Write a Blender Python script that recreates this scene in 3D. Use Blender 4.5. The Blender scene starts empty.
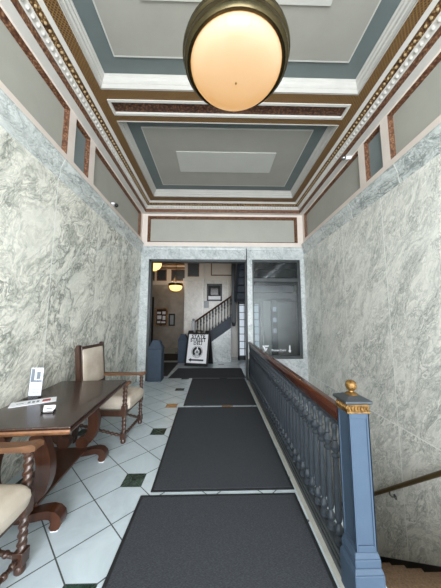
import bpy, math, random
from mathutils import Vector, Matrix
random.seed(7)
S = bpy.context.scene
C = S.collection
PI = math.pi
R = math.radians

def lin(h):
    out = []
    for i in (0, 2, 4):
        c = int(h[i:i+2], 16) / 255
        out.append(c / 12.92 if c <= .04045 else ((c + .055) / 1.055) ** 2.4)
    return (*out, 1)

# ------------------------------------------------------------------ camera
cam_d = bpy.data.cameras.new('camera')
cam = bpy.data.objects.new('camera', cam_d)
C.objects.link(cam)
cam_d.sensor_fit = 'VERTICAL'
cam_d.sensor_height = 36
cam_d.lens = 237 / 588 * 36
cam_d.clip_start = .02
cam.location = (0, 0, 1.36)
cam.rotation_euler = (R(90 + 6.308), 0, R(-1.345))
S.camera = cam

# ------------------------------------------------------------------ world, light, exposure
W = bpy.data.worlds.new('world')
S.world = W
W.use_nodes = True
bg = W.node_tree.nodes['Background']
bg.inputs['Color'].default_value = (.72, .86, 1, 1)
bg.inputs['Strength'].default_value = 1.2

def area(name, loc, rot, sx, sy, power, col):
    l = bpy.data.lights.new(name, 'AREA')
    l.shape = 'RECTANGLE'
    l.size, l.size_y, l.energy, l.color = sx, sy, power, col
    o = bpy.data.objects.new(name, l)
    C.objects.link(o)
    o.location, o.rotation_euler = loc, rot
    return o

# daylight entering through the glazed street entrance behind the viewer
area('entrance_daylight', (.2, -3.08, 1.75), (R(90), 0, 0), 3.3, 3.3, 400, (.92, .965, 1))
# daylight in the upper stair hall beyond the lobby
area('stair_hall_daylight', (2.86, 6.9, 1.9), (0, R(90), 0), 1.6, 2.2, 6, (.85, .93, 1))

S.view_settings.view_transform = 'Standard'
S.view_settings.look = 'None'
S.view_settings.gamma = 1
S.view_settings.exposure = 0.55
S.view_settings.use_curve_mapping = False

# ------------------------------------------------------------------ material helpers
class NT:
    def __init__(s, name):
        s.m = bpy.data.materials.new(name)
        s.m.use_nodes = True
        s.t = s.m.node_tree
        s.n = s.t.nodes
        s.b = s.n['Principled BSDF']
        s.out = s.n['Material Output']
    def node(s, typ, **kw):
        x = s.n.new(typ)
        for k, v in kw.items():
            setattr(x, k, v)
        return x
    def set(s, sock, v):
        if hasattr(v, 'is_output') or isinstance(v, bpy.types.NodeSocket):
            s.t.links.new(v, sock)
        else:
            sock.default_value = v
    def pos(s):
        return s.node('ShaderNodeNewGeometry').outputs['Position']
    def obj(s):
        return s.node('ShaderNodeTexCoord').outputs['Object']
    def xyz(s, v):
        x = s.node('ShaderNodeSeparateXYZ')
        s.set(x.inputs[0], v)
        return x.outputs[0], x.outputs[1], x.outputs[2]
    def comb(s, x, y, z):
        c = s.node('ShaderNodeCombineXYZ')
        for i, v in enumerate((x, y, z)):
            s.set(c.inputs[i], v)
        return c.outputs[0]
    def math(s, op, a, b=0.0, c=None):
        x = s.node('ShaderNodeMath', operation=op)
        s.set(x.inputs[0], a)
        s.set(x.inputs[1], b)
        if c is not None:
            s.set(x.inputs[2], c)
        return x.outputs[0]
    def vmath(s, op, a, b):
        x = s.node('ShaderNodeVectorMath', operation=op)
        s.set(x.inputs[0], a)
        s.set(x.inputs[1], b)
        return x.outputs[0]
    def mapping(s, v, rot=(0, 0, 0), scale=(1, 1, 1)):
        x = s.node('ShaderNodeMapping')
        s.set(x.inputs['Vector'], v)
        x.inputs['Rotation'].default_value = rot
        x.inputs['Scale'].default_value = scale
        return x.outputs[0]
    def noise(s, v, scale, detail=4, rough=.5, dist=0.0):
        x = s.node('ShaderNodeTexNoise')
        s.set(x.inputs['Vector'], v)
        x.inputs['Scale'].default_value = scale
        x.inputs['Detail'].default_value = detail
        x.inputs['Roughness'].default_value = rough
        x.inputs['Distortion'].default_value = dist
        return x.outputs['Fac']
    def voronoi(s, v, scale, feature='F1'):
        x = s.node('ShaderNodeTexVoronoi', feature=feature)
        s.set(x.inputs['Vector'], v)
        x.inputs['Scale'].default_value = scale
        return x.outputs['Distance']
    def ramp(s, f, stops):
        x = s.node('ShaderNodeValToRGB')
        s.set(x.inputs[0], f)
        e = x.color_ramp.elements
        while len(e) < len(stops):
            e.new(.5)
        for i, (p, c) in enumerate(stops):
            e[i].position = p
            e[i].color = c
        return x.outputs[0]
    def mix(s, f, a, b, blend='MIX'):
        x = s.node('ShaderNodeMix', data_type='RGBA', blend_type=blend)
        s.set(x.inputs[0], f)
        s.set(x.inputs[6], a)
        s.set(x.inputs[7], b)
        return x.outputs[2]
    def bump(s, h, strength=.3, dist=.01):
        x = s.node('ShaderNodeBump')
        x.inputs['Strength'].default_value = strength
        x.inputs['Distance'].default_value = dist
        s.set(x.inputs['Height'], h)
        s.t.links.new(x.outputs[0], s.b.inputs['Normal'])
    def fin(s, col, rough=.5, metal=0.0, spec=.5, coat=0.0):
        s.set(s.b.inputs['Base Color'], col)
        s.set(s.b.inputs['Roughness'], rough)
        s.b.inputs['Metallic'].default_value = metal
        s.b.inputs['Specular IOR Level'].default_value = spec
        s.b.inputs['Coat Weight'].default_value = coat
        return s.m

G0, G1 = (0, 0, 0, 1), (1, 1, 1, 1)

def plain(name, hexcol, rough=.5, metal=0.0, var=.08, scale=14, spec=.5, coat=0.0, bump=0.0):
    t = NT(name)
    c = lin(hexcol)
    d = tuple(max(0, x * (1 - var * 2)) for x in c[:3]) + (1,)
    l = tuple(min(1, x * (1 + var)) for x in c[:3]) + (1,)
    n = t.noise(t.obj(), scale, 5, .6)
    if bump:
        t.bump(t.noise(t.obj(), scale * 4, 3), bump, .004)
    return t.fin(t.ramp(n, [(.3, d), (.7, l)]), rough, metal, spec, coat)

def marble(name, light, grey, dark, scale=1.0, strength=1.0, seams=True, axis='Y', off=0.0, zseam=None, tilt=35, stretch=.5, bold=.8):
    t = NT(name)
    P = t.pos()
    x, y, z = t.xyz(P)
    a = y if axis == 'Y' else x
    q = t.math('DIVIDE', t.math('SUBTRACT', a, off), .94)
    V = P
    if seams:
        sl = t.math('FLOOR', q)
        zz = t.math('FLOOR', t.math('DIVIDE', t.math('SUBTRACT', z, .14), 2.79))
        V = t.vmath('ADD', P, t.comb(t.math('MULTIPLY', sl, 3.71), t.math('MULTIPLY', sl, 1.93), t.math('MULTIPLY', zz, 5.3)))
    V = t.mapping(V, (R(tilt), R(tilt) if axis == 'X' else R(9), R(12)))
    V = t.mapping(V, (0, 0, 0), (1, 1, stretch))
    warp = t.node('ShaderNodeTexNoise')
    t.set(warp.inputs['Vector'], V)
    warp.inputs['Scale'].default_value = 2.2 * scale
    warp.inputs['Detail'].default_value = 4
    V2 = t.vmath('ADD', V, t.vmath('MULTIPLY', t.vmath('SUBTRACT', warp.outputs['Color'], (.5, .5, .5)), (.55, .55, .55)))
    def veins(n, w0, w1):
        return t.ramp(t.math('ABSOLUTE', t.math('SUBTRACT', n, .5)), [(0, G1), (w0, (.6, .6, .6, 1)), (w1, G0)])
    big = veins(t.noise(V2, 3.0 * scale, 5, .55, .6), .012, .045)
    med = veins(t.noise(V2, 8.0 * scale, 5, .6, .8), .015, .06)
    fine = veins(t.noise(V2, 19.0 * scale, 4, .6, .5), .025, .09)
    dens = t.ramp(t.noise(V, 1.3 * scale, 4, .6, .5), [(.36, (.10, .10, .10, 1)), (.60, G1)])
    dens2 = t.ramp(t.noise(V2, 2.4 * scale, 4, .6, .5), [(.36, (.15, .15, .15, 1)), (.62, G1)])
    cloud = t.ramp(t.noise(V2, 3.2 * scale, 6, .7, .4), [(.34, G0), (.70, G1)])
    c = t.mix(t.math('MULTIPLY', cloud, t.math('MULTIPLY', dens, .9)), lin(light), lin(grey))
    c = t.mix(t.math('MULTIPLY', t.math('MULTIPLY', fine, dens2), .55 * strength), c, lin(dark))
    c = t.mix(t.math('MULTIPLY', t.math('MULTIPLY', med, dens2), .75 * strength), c, lin(dark))
    c = t.mix(t.math('MULTIPLY', t.math('MULTIPLY', big, dens), bold * strength), c, lin(dark))
    if seams:
        fr = t.math('FRACT', q)
        e = t.math('MINIMUM', fr, t.math('SUBTRACT', 1.0, fr))
        line = t.math('LESS_THAN', e, .006)
        if zseam is not None:
            line = t.math('MAXIMUM', line, t.math('LESS_THAN', t.math('ABSOLUTE', t.math('SUBTRACT', z, zseam)), .006))
        c = t.mix(t.math('MULTIPLY', line, .75), c, lin('f2f2ec'))
    return t.fin(c, .25, 0, .4)

def gilt(name, dark, midc, gold, scale=38):
    t = NT(name)
    v = t.voronoi(t.pos(), scale)
    n = t.noise(t.pos(), 60, 3)
    t.bump(t.math('SUBTRACT', 1.0, v), .6, .008)
    c = t.ramp(v, [(.1, lin(gold)), (.42, lin(midc)), (.85, lin(dark))])
    c = t.mix(t.math('MULTIPLY', n, .45), c, lin(dark))
    return t.fin(c, .45, .15)

def wood(name, dark, lightc, rough=.3, coat=.2, scale=6, stretch=(1, .12, 1), spec=.5):
    t = NT(name)
    V = t.mapping(t.obj(), (0, 0, 0), stretch)
    n = t.noise(V, scale * 3, 6, .6, 1.2)
    f = t.noise(t.obj(), 3, 3)
    c = t.ramp(n, [(.25, lin(dark)), (.75, lin(lightc))])
    c = t.mix(t.math('MULTIPLY', f, .35), c, lin(dark))
    return t.fin(c, rough, 0, spec, coat)

M = {}
M['marble_left'] = marble('marble_left', 'f2efe4', 'd2d3ca', '5f665c', 1.1, 1.0, True, 'Y', .64, None, 38, .55, .75)
M['marble_right'] = marble('marble_right', 'f0eee6', 'd2d2cb', '6c736e', 1.65, .9, True, 'Y', .03, .14, -35, .40, .45)
M['marble_cap'] = marble('marble_cap', 'd9dcd9', 'b3b8b6', '6b7371', 1.5, .95, True, 'Y', 1.58, None, 80, .5, .9)
M['marble_back'] = marble('marble_back', 'd2d5d4', 'b9bebf', '737c7e', 2.4, 1.0, False, 'X', 0, None, 30, .6, .6)
M['marble_lobby'] = marble('marble_lobby', 'd3cdc4', 'bdb7ae', '96928b', 1.6, .5, True, 'X', -.45, None, 30, .6, .5)
M['plaster'] = plain('plaster_white', 'e2d6cd', .6, 0, .03, 5)
M['plaster_trim'] = plain('plaster_trim', 'c6c2bc', .5, 0, .03, 6)
M['crown'] = plain('crown_paint', 'b6b3ad', .5, 0, .03, 6)
M['panel_grey'] = plain('panel_grey', 'a7a69d', .6, 0, .03, 3)
M['panel_dark'] = plain('panel_dark', '7d8889', .6, 0, .04, 3)
M['tray_blue'] = plain('tray_blue', '5f6867', .6, 0, .05, 3)
M['tray_field'] = plain('tray_field', '94928a', .6, 0, .03, 3)
M['tray_white'] = plain('tray_white', 'b4b3ad', .6, 0, .02, 3)
M['brown'] = gilt('gilt_brown_moulding', '47291a', '785038', 'ab8462', 42)
M['brown_dark'] = gilt('gilt_dark_moulding', '33210f', '6b4a2a', 'b89a68', 40)
M['bead'] = plain('gilt_cream_bead', 'ab9470', .45, 0, .1, 20)
def fret_mat():
    t = NT('gilt_soffit_fret')
    x, y, z = t.xyz(t.pos())
    k = 2 * PI / .034
    a = t.math('SINE', t.math('MULTIPLY', t.math('ADD', x, y), k))
    b = t.math('SINE', t.math('MULTIPLY', t.math('SUBTRACT', x, y), k))
    h = t.math('MAXIMUM', a, b)
    n = t.noise(t.pos(), 25, 4)
    t.bump(h, .5, .006)
    c = t.ramp(t.math('ADD', .5, t.math('MULTIPLY', h, .5)), [(.25, lin('37230f')), (.7, lin('6b4b27')), (.97, lin('94713f'))])
    c = t.mix(t.math('MULTIPLY', n, .5), c, lin('4e351b'))
    return t.fin(c, .45, .1)
M['fret'] = fret_mat()
M['fret_dark'] = gilt('gilt_dark_coffer', '2a170d', '5a3522', '8a6240', 36)

def tile_mat():
    t = NT('floor_tile')
    x, y, z = t.xyz(t.pos())
    r2 = 2 ** .5
    p, x0, y0 = .3147, -.69, 2.209
    u = t.math('DIVIDE', t.math('ADD', t.math('SUBTRACT', x, x0), t.math('SUBTRACT', y, y0)), r2 * p)
    v = t.math('DIVIDE', t.math('SUBTRACT', t.math('SUBTRACT', y, y0), t.math('SUBTRACT', x, x0)), r2 * p)
    def near(a):
        return t.math('ABSOLUTE', t.math('SUBTRACT', a, t.math('ROUND', a)))
    g = t.math('LESS_THAN', t.math('MINIMUM', near(u), near(v)), .0125)
    def nd(a, o):
        q = t.math('DIVIDE', t.math('SUBTRACT', a, o), .89)
        return t.math('MULTIPLY', near(q), .89)
    dd = t.math('MAXIMUM', nd(x, x0), nd(y, y0))
    # inserts are laid only in the lobby passage
    ins = t.math('LESS_THAN', dd, .082)
    edge = t.math('SUBTRACT', t.math('LESS_THAN', dd, .087), ins)
    tid = t.comb(t.math('FLOOR', u), t.math('FLOOR', v), 0.0)
    wn = t.node('ShaderNodeTexWhiteNoise')
    t.set(wn.inputs['Vector'], tid)
    cl = t.noise(t.pos(), 2.6, 6, .65, 1.2)
    base = t.ramp(cl, [(.3, lin('b6c2c9')), (.7, lin('cfdbe1'))])
    base = t.mix(t.math('MULTIPLY', wn.outputs['Value'], .25), base, lin('c4d0d6'))
    gn = t.noise(t.pos(), 9, 6, .7, 1.8)
    green = t.ramp(gn, [(.35, lin('18261f')), (.6, lin('33483e')), (.75, lin('5d7268'))])
    tan = t.ramp(gn, [(.3, lin('9a6b43')), (.7, lin('c29a6d'))])
    istan = t.math('LESS_THAN', t.math('ABSOLUTE', t.math('SUBTRACT', y, y0 + 1.78)), .2)
    insert = t.mix(istan, green, tan)
    c = t.mix(t.math('MAXIMUM', g, edge), base, lin('4b4f50'))
    c = t.mix(ins, c, insert)
    return t.fin(c, t.math('ADD', .22, t.math('MULTIPLY', g, .4)), 0, .5)
M['tile'] = tile_mat()
M['stone'] = plain('stone_strip', 'b9b8b0', .5, 0, .06, 20)

def mat_rubber():
    t = NT('carpet_mat')
    n = t.noise(t.mapping(t.obj(), (0, 0, R(30)), (1, 3.5, 1)), 90, 3, .7)
    big = t.noise(t.obj(), 5, 4)
    c = t.ramp(n, [(.3, lin('282a2e')), (.7, lin('4d5055'))])
    c = t.mix(t.math('MULTIPLY', big, .3), c, lin('3a3c40'))
    t.bump(n, .5, .004)
    return t.fin(c, .9, 0, .2)
M['mat'] = mat_rubber()
M['mat_edge'] = plain('mat_rubber_edge', '1d1e20', .7, 0, .1, 20)
M['iron'] = plain('iron_blue_paint', '373d44', .45, 0, .1, 20, .35, 0)
M['iron_dark'] = plain('iron_slate_paint', '34393e', .35, 0, .12, 20, .5, .2)
M['newel'] = plain('newel_blue_paint', '404f61', .5, 0, .04, 9, .25, 0)
M['bollard'] = plain('bollard_blue_paint', '3c4755', .65, 0, .06, 8, .2)
def gold_leaf():
    t = NT('gold_leaf')
    n = t.noise(t.obj(), 45, 5, .7)
    t.bump(n, .6, .006)
    return t.fin(t.ramp(n, [(.35, lin('4d3418')), (.6, lin('8f6c3a'))]), .38, .6)
M['gold'] = gold_leaf()
M['brass'] = plain('aged_brass', '4f4630', .25, .85, .15, 10)
M['brass_dull'] = plain('dull_brass', '6d5c3c', .35, .7, .15, 10)
M['steel'] = plain('steel', 'a8a9aa', .25, .9, .08, 12)
M['rail_wood'] = wood('handrail_wood', '3b170a', '6a3218', .25, .35, 5)
M['table_top'] = wood('table_top_wood', '1f120d', '40251a', .26, .15, 5)
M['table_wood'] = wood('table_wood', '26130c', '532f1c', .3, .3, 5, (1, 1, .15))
M['table_edge_lit'] = wood('table_edge_wood_lit', '5c3a24', '8d623d', .4, .1, 6)
M['lobby_rail_wood'] = wood('lobby_rail_wood', '2a140c', '4d2a1a', .6, 0, 6, (1, 1, 1), .15)
M['chair_wood'] = wood('chair_wood', '2a1a13', '553a2d', .35, .2, 6, (1, 1, .2))
M['arm_wood'] = wood('chair_arm_wood', '4d3220', '7d583c', .4, .1, 6, (.15, 1, 1))
def cloth():
    t = NT('cream_upholstery')
    ck = t.noise(t.obj(), 160, 2)
    n = t.noise(t.obj(), 6, 3)
    c = t.ramp(n, [(.3, lin('b7aa9b')), (.7, lin('d3c8ba'))])
    c = t.mix(t.math('MULTIPLY', ck, .4), c, lin('a89b8b'))
    t.bump(ck, .3, .002)
    return t.fin(c, .9, 0, .2)
M['cloth'] = cloth()
M['carpet'] = plain('brown_stair_carpet', 'a98c74', .95, 0, .18, 60, .1, 0, .3)
M['black'] = plain('black_paint', '0d0d0e', .45, 0, .2, 10)
M['black_matte'] = plain('black_matte', '131314', .7, 0, .2, 10)
M['frame_metal'] = plain('bronze_window_frame', '3f4243', .4, .5, .1, 10)
M['white_paper'] = plain('white_paper', 'eeeef2', .5, 0, .02, 10)
M['ink'] = plain('black_ink', '141518', .6, 0, .1, 10)
M['grey_ink'] = plain('grey_ink', '7e848b', .6, 0, .1, 10)
M['red_ink'] = plain('red_ink', 'a5423c', .6, 0, .1, 10)
M['vinyl'] = plain('white_vinyl', 'e9ecee', .5, 0, .02, 10)
M['lobby_wall'] = plain('lobby_plaster', 'c9c0b4', .6, 0, .04, 4)
M['lobby_stone'] = plain('lobby_dark_stone', '9b9286', .4, 0, .12, 3)
M['soffit_dark'] = plain('stair_soffit_paint', '2b3036', .5, 0, .1, 6)
M['slate'] = plain('stringer_slate_paint', '444a53', .6, 0, .08, 8, .2)
M['red'] = plain('red_enamel', 'a32a25', .4, 0, .08, 8)
M['plaque_grey'] = plain('plaque_grey', '8d9092', .5, .2, .08, 8)

def glass(name, refl, tint=(1, 1, 1, 1)):
    m = bpy.data.materials.new(name)
    m.use_nodes = True
    t = m.node_tree
    t.nodes.clear()
    o = t.nodes.new('ShaderNodeOutputMaterial')
    mx = t.nodes.new('ShaderNodeMixShader')
    tr = t.nodes.new('ShaderNodeBsdfTransparent')
    tr.inputs[0].default_value = tint
    gl = t.nodes.new('ShaderNodeBsdfGlossy')
    gl.inputs['Roughness'].default_value = .015
    fr = t.nodes.new('ShaderNodeFresnel')
    fr.inputs[0].default_value = refl
    t.links.new(fr.outputs[0], mx.inputs[0])
    t.links.new(tr.outputs[0], mx.inputs[1])
    t.links.new(gl.outputs[0], mx.inputs[2])
    t.links.new(mx.outputs[0], o.inputs[0])
    return m
M['glass'] = glass('window_glass', 1.55, (.62, .68, .7, 1))
M['acrylic'] = glass('clear_acrylic', 1.45, (.93, .94, .95, 1))

def emit(name, base, col, strength, rough=.15):
    t = NT(name)
    n = t.noise(t.obj(), 5, 3)
    b = lin(base)
    d = tuple(x * .94 for x in b[:3]) + (1,)
    t.fin(t.ramp(n, [(.3, d), (.7, b)]), rough, 0, .5)
    t.b.inputs['Emission Color'].default_value = lin(col)
    t.b.inputs['Emission Strength'].default_value = strength
    return t.m
M['bowl'] = emit('lit_opal_glass', '8f877a', 'ffb552', .42, .08)
M['bowl_lobby'] = emit('lit_opal_glass_warm', 'efe4d6', 'ffc878', 1.25, .2)
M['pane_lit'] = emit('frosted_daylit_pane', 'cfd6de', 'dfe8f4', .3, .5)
M['screen'] = plain('dark_photo_print', '4a4542', .2, 0, .3, 8)
M['mail_lit'] = plain('polished_brass_panel', 'a88a66', .3, .6, .35, 9)

# ------------------------------------------------------------------ mesh helpers
class MB:
    def __init__(s):
        s.v, s.f, s.mi, s.sm = [], [], [], []
    def add(s, vs, fs, mi=0, smooth=False, xf=None):
        o = len(s.v)
        s.v += [tuple(xf @ Vector(p)) if xf else tuple(p) for p in vs]
        for f in fs:
            s.f.append([o + i for i in f])
            s.mi.append(mi)
            s.sm.append(smooth)
        return s
    def box(s, x0, x1, y0, y1, z0, z1, mi=0, xf=None):
        v = [(x, y, z) for z in (z0, z1) for y in (y0, y1) for x in (x0, x1)]
        f = [(0, 2, 3, 1), (4, 5, 7, 6), (0, 1, 5, 4), (2, 6, 7, 3), (0, 4, 6, 2), (1, 3, 7, 5)]
        return s.add(v, f, mi, False, xf)
    def quad(s, a, b, c, d, mi=0):
        return s.add([a, b, c, d], [(0, 1, 2, 3)], mi)
    def prism(s, poly, fn, a, b, mi=0, smooth=False, xf=None):
        n = len(poly)
        v = [fn(p[0], p[1], a) for p in poly] + [fn(p[0], p[1], b) for p in poly]
        s.add(v, [tuple(range(n))[::-1], tuple(range(n, 2 * n))], mi, False, xf)
        s.add(v, [(i, (i + 1) % n, n + (i + 1) % n, n + i) for i in range(n)], mi, smooth, xf)
        return s
    def lathe(s, prof, n=16, at=(0, 0, 0), mi=0, twist=None, cap=True, xf=None):
        v = []
        for (r, z) in prof:
            for i in range(n):
                a = 2 * PI * i / n
                rr = r * twist(a, z) if twist else r
                v.append((at[0] + rr * math.cos(a), at[1] + rr * math.sin(a), at[2] + z))
        f = []
        for k in range(len(prof) - 1):
            for i in range(n):
                j = (i + 1) % n
                f.append((k * n + i, k * n + j, (k + 1) * n + j, (k + 1) * n + i))
        s.add(v, f, mi, True, xf)
        if cap:
            s.add(v, [tuple(range(n))[::-1], tuple(range((len(prof) - 1) * n, len(prof) * n))], mi, False, xf)
        return s
    def tube(s, pts, r, n=8, mi=0, xf=None):
        pts = [Vector(p) for p in pts]
        rr = r if isinstance(r, (list, tuple)) else [r] * len(pts)
        v = []
        up = Vector((0, 0, 1))
        for i, p in enumerate(pts):
            d = (pts[min(i + 1, len(pts) - 1)] - pts[max(i - 1, 0)]).normalized()
            a = d.cross(up)
            if a.length < .05:
                a = d.cross(Vector((1, 0, 0)))
            a.normalize()
            b = d.cross(a)
            for k in range(n):
                t = 2 * PI * k / n
                v.append(tuple(p + (a * math.cos(t) + b * math.sin(t)) * rr[i]))
        f = []
        for k in range(len(pts) - 1):
            for i in range(n):
                j = (i + 1) % n
                f.append((k * n + i, (k + 1) * n + i, (k + 1) * n + j, k * n + j))
        s.add(v, f, mi, True, xf)
        s.add(v, [tuple(range(n)), tuple(range((len(pts) - 1) * n, len(pts) * n))[::-1]], mi, False, xf)
        return s
    def ball(s, c, r, n=12, m=8, sc=(1, 1, 1), mi=0, xf=None):
        prof = [(max(1e-4, r * math.sin(PI * k / m)), -r * math.cos(PI * k / m)) for k in range(m + 1)]
        v, f = [], []
        for (q, z) in prof:
            for i in range(n):
                a = 2 * PI * i / n
                v.append((c[0] + q * math.cos(a) * sc[0], c[1] + q * math.sin(a) * sc[1], c[2] + z * sc[2]))
        for k in range(m):
            for i in range(n):
                j = (i + 1) % n
                f.append((k * n + i, k * n + j, (k + 1) * n + j, (k + 1) * n + i))
        return s.add(v, f, mi, True, xf)
    def cushion(s, x0, x1, y0, y1, z0, z1, n=12, p=4.0, mi=0, xf=None, pw=2.6):
        # a padded block: superellipsoid-like top and bottom
        v, f = [], []
        for side in (1, -1):
            for j in range(n + 1):
                for i in range(n + 1):
                    a, b = math.sin(PI / 2 * (-1 + 2 * i / n)), math.sin(PI / 2 * (-1 + 2 * j / n))
                    h = (max(0, 1 - abs(a) ** p) * max(0, 1 - abs(b) ** p)) ** (1 / pw)
                    zc = (z0 + z1) / 2
                    v.append(((x0 + x1) / 2 + (x1 - x0) / 2 * a, (y0 + y1) / 2 + (y1 - y0) / 2 * b, zc + side * h * (z1 - z0) / 2))
        N = (n + 1) ** 2
        for j in range(n):
            for i in range(n):
                q = j * (n + 1) + i
                f.append((q, q + 1, q + n + 2, q + n + 1))
                f.append((N + q, N + q + n + 1, N + q + n + 2, N + q + 1))
        return s.add(v, f, mi, True, xf)
    def build(s, name, mats, parent=None, bevel=0.0, seg=2, label=None, kind=None, angle=40):
        me = bpy.data.meshes.new(name)
        me.from_pydata(s.v, [], s.f)
        for m in (mats if isinstance(mats, (list, tuple)) else [mats]):
            me.materials.append(m)
        me.polygons.foreach_set('material_index', s.mi)
        me.polygons.foreach_set('use_smooth', s.sm)
        me.update()
        if any(s.sm):
            me.set_sharp_from_angle(angle=R(angle))
        o = bpy.data.objects.new(name, me)
        C.objects.link(o)
        if parent:
            o.parent = parent
        if bevel:
            b = o.modifiers.new('bevel', 'BEVEL')
            b.width, b.segments, b.limit_method, b.angle_limit = bevel, seg, 'ANGLE', R(40)
        if label:
            o['label'] = label
        if kind:
            o['kind'] = kind
        return o

def tag(o, label, cat, group=None):
    o['label'], o['category'] = label, cat
    if group:
        o['group'] = group
    return o
def thing(name, label, cat, loc=(0, 0, 0), rz=0.0, group=None):
    o = bpy.data.objects.new(name, None)
    o.empty_display_size = .1
    C.objects.link(o)
    o.location, o.rotation_euler = loc, (0, 0, rz)
    return tag(o, label, cat, group)
def dup(src, loc=None, rz=None, label=None):
    c = src.copy()
    C.objects.link(c)
    if loc is not None:
        c.location = loc
    if rz is not None:
        c.rotation_euler = (0, 0, rz)
    if label:
        c['label'] = label
    for ch in src.children:
        d = ch.copy()
        C.objects.link(d)
        d.parent = c
        for g in ch.children:
            e = g.copy()
            C.objects.link(e)
            e.parent = d
    return c
def struct(mb, name, mats, parent=None, bevel=0.0):
    return mb.build(name, mats, parent, bevel, kind=None if parent else 'structure')
def text(txt, size, name, mat, parent, xf, depth=.001, align='CENTER', sx=1.0, spacing=1.0):
    cu = bpy.data.curves.new('t', 'FONT')
    cu.body, cu.size, cu.extrude, cu.align_x, cu.align_y = txt, size, depth, align, 'CENTER'
    cu.space_character = spacing
    cu.offset = size * .03
    tmp = bpy.data.objects.new('t', cu)
    C.objects.link(tmp)
    dg = bpy.context.evaluated_depsgraph_get()
    me = bpy.data.meshes.new_from_object(tmp.evaluated_get(dg))
    bpy.data.objects.remove(tmp)
    me.name = name
    me.transform(Matrix.Diagonal((sx, 1, 1, 1)))
    me.transform(xf)
    me.materials.clear()
    me.materials.append(mat)
    o = bpy.data.objects.new(name, me)
    C.objects.link(o)
    o.parent = parent
    return o

# ------------------------------------------------------------------ room dimensions
XL, XR, YB, YF = -1.745, 2.13, 5.52, -3.15
LX0, LX1 = -3.4, 2.95           # lobby beyond
YS, YE = 9.0, 11.8              # lobby back wall / far corridor wall
ZCAP0, ZCAP1 = 2.93, 3.175
PZ0, PZ1, ZW = 3.295, 3.885, 3.915
ZS, ZT = 4.13, 4.275
WX = .885                       # left edge of the stairwell
Y0 = 1.2                        # top of the stairs
ZD = -3.04
WT = .18

# floor: passage, landing, lobby
b = MB()
b.box(XL - WT, WX, YF, YB + .3, -.15, 0)
b.box(WX, XR + WT, YF, Y0, -.15, 0)
b.box(LX0, LX1, YB + .3, YE, -.15, 0)
b.box(LX0, XL - WT, YB + .2, YB + .3, -.15, 0)
struct(b, 'floor', M['tile'])
struct(MB().box(WX - .1, XR + WT, Y0, YB + .3, ZD - .15, ZD), 'floor_lower', M['stone'])

# stairwell side wall below the railing
struct(MB().box(WX - .12, WX - .001, Y0, YB, ZD, -.151), 'wall_stairwell', M['marble_right'])

# ------------------------------------------------------------------ side walls
panelsY = [(-2.98, -.72, 'grey'), (-.58, -.335, 'dark'), (-.2, 2.632, 'grey'), (2.765, 3.1, 'dark'), (3.24, 5.40, 'grey')]
def side_wall(name, X, sgn, mar, zlow):
    # sgn +1: room lies towards +x
    b = MB()
    xa, xb = sorted((X, X - sgn * WT))
    b.box(xa, xb, YF, YB, zlow, ZCAP0)
    w = struct(b, name, M[mar])
    # marble cap moulding
    prof = [(0, 2.93), (.008, 2.935), (.012, 2.95), (.02, 2.99), (.02, 3.06), (.03, 3.075), (.045, 3.12), (.06, 3.15), (.06, 3.168), (0, 3.175), (-.08, 3.175), (-.08, 2.93)]
    pc = MB().prism(prof, lambda d, z, y: (X + sgn * d, y, z), YF, YB - .05)
    struct(pc, 'cap_moulding', M['marble_cap'], w)
    # plaster frieze with recessed panels
    f = MB()
    ys = [YF] + [q for p in panelsY for q in p[:2]] + [YB]
    P = lambda y, z, d=0: (X + sgn * d, y, z)
    f.quad(P(YF, 3.175), P(YB, 3.175), P(YB, PZ0), P(YF, PZ0))
    f.quad(P(YF, PZ1), P(YB, PZ1), P(YB, ZS + .2), P(YF, ZS + .2))
    for i in range(0, len(ys), 2):
        f.quad(P(ys[i], PZ0), P(ys[i + 1], PZ0), P(ys[i + 1], PZ1), P(ys[i], PZ1))
    f.box(*sorted((X - sgn * .09, X - sgn * WT)), YF, YB, ZCAP0, ZS + .3)
    struct(f, 'frieze', M['plaster'], w)
    for (y0, y1, kind) in panelsY:
        m = MB()
        a, dd = .022, -.055
        o4 = [(y0, PZ0), (y1, PZ0), (y1, PZ1), (y0, PZ1)]
        i4 = [(y0 + a, PZ0 + a), (y1 - a, PZ0 + a), (y1 - a, PZ1 - a), (y0 + a, PZ1 - a)]
        s1 = [(y0 + .012, PZ0 + .012), (y1 - .012, PZ0 + .012), (y1 - .012, PZ1 - .012), (y0 + .012, PZ1 - .012)]
        for k in range(4):
            j = (k + 1) % 4
            m.quad(P(*o4[k]), P(*o4[j]), P(*s1[j], -.02), P(*s1[k], -.02))
            m.quad(P(*s1[k], -.02), P(*s1[j], -.02), P(*i4[j], dd), P(*i4[k], dd))
        mo = struct(m, 'panel_moulding', M['brown'], w)
        q = MB().quad(*[P(*t, dd) for t in i4])
        struct(q, 'panel', M['panel_' + kind], w)
    return w
side_wall('wall_left', XL, 1, 'marble_left', -.15)
side_wall('wall_right', XR, -1, 'marble_right', ZD - .15)

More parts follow.
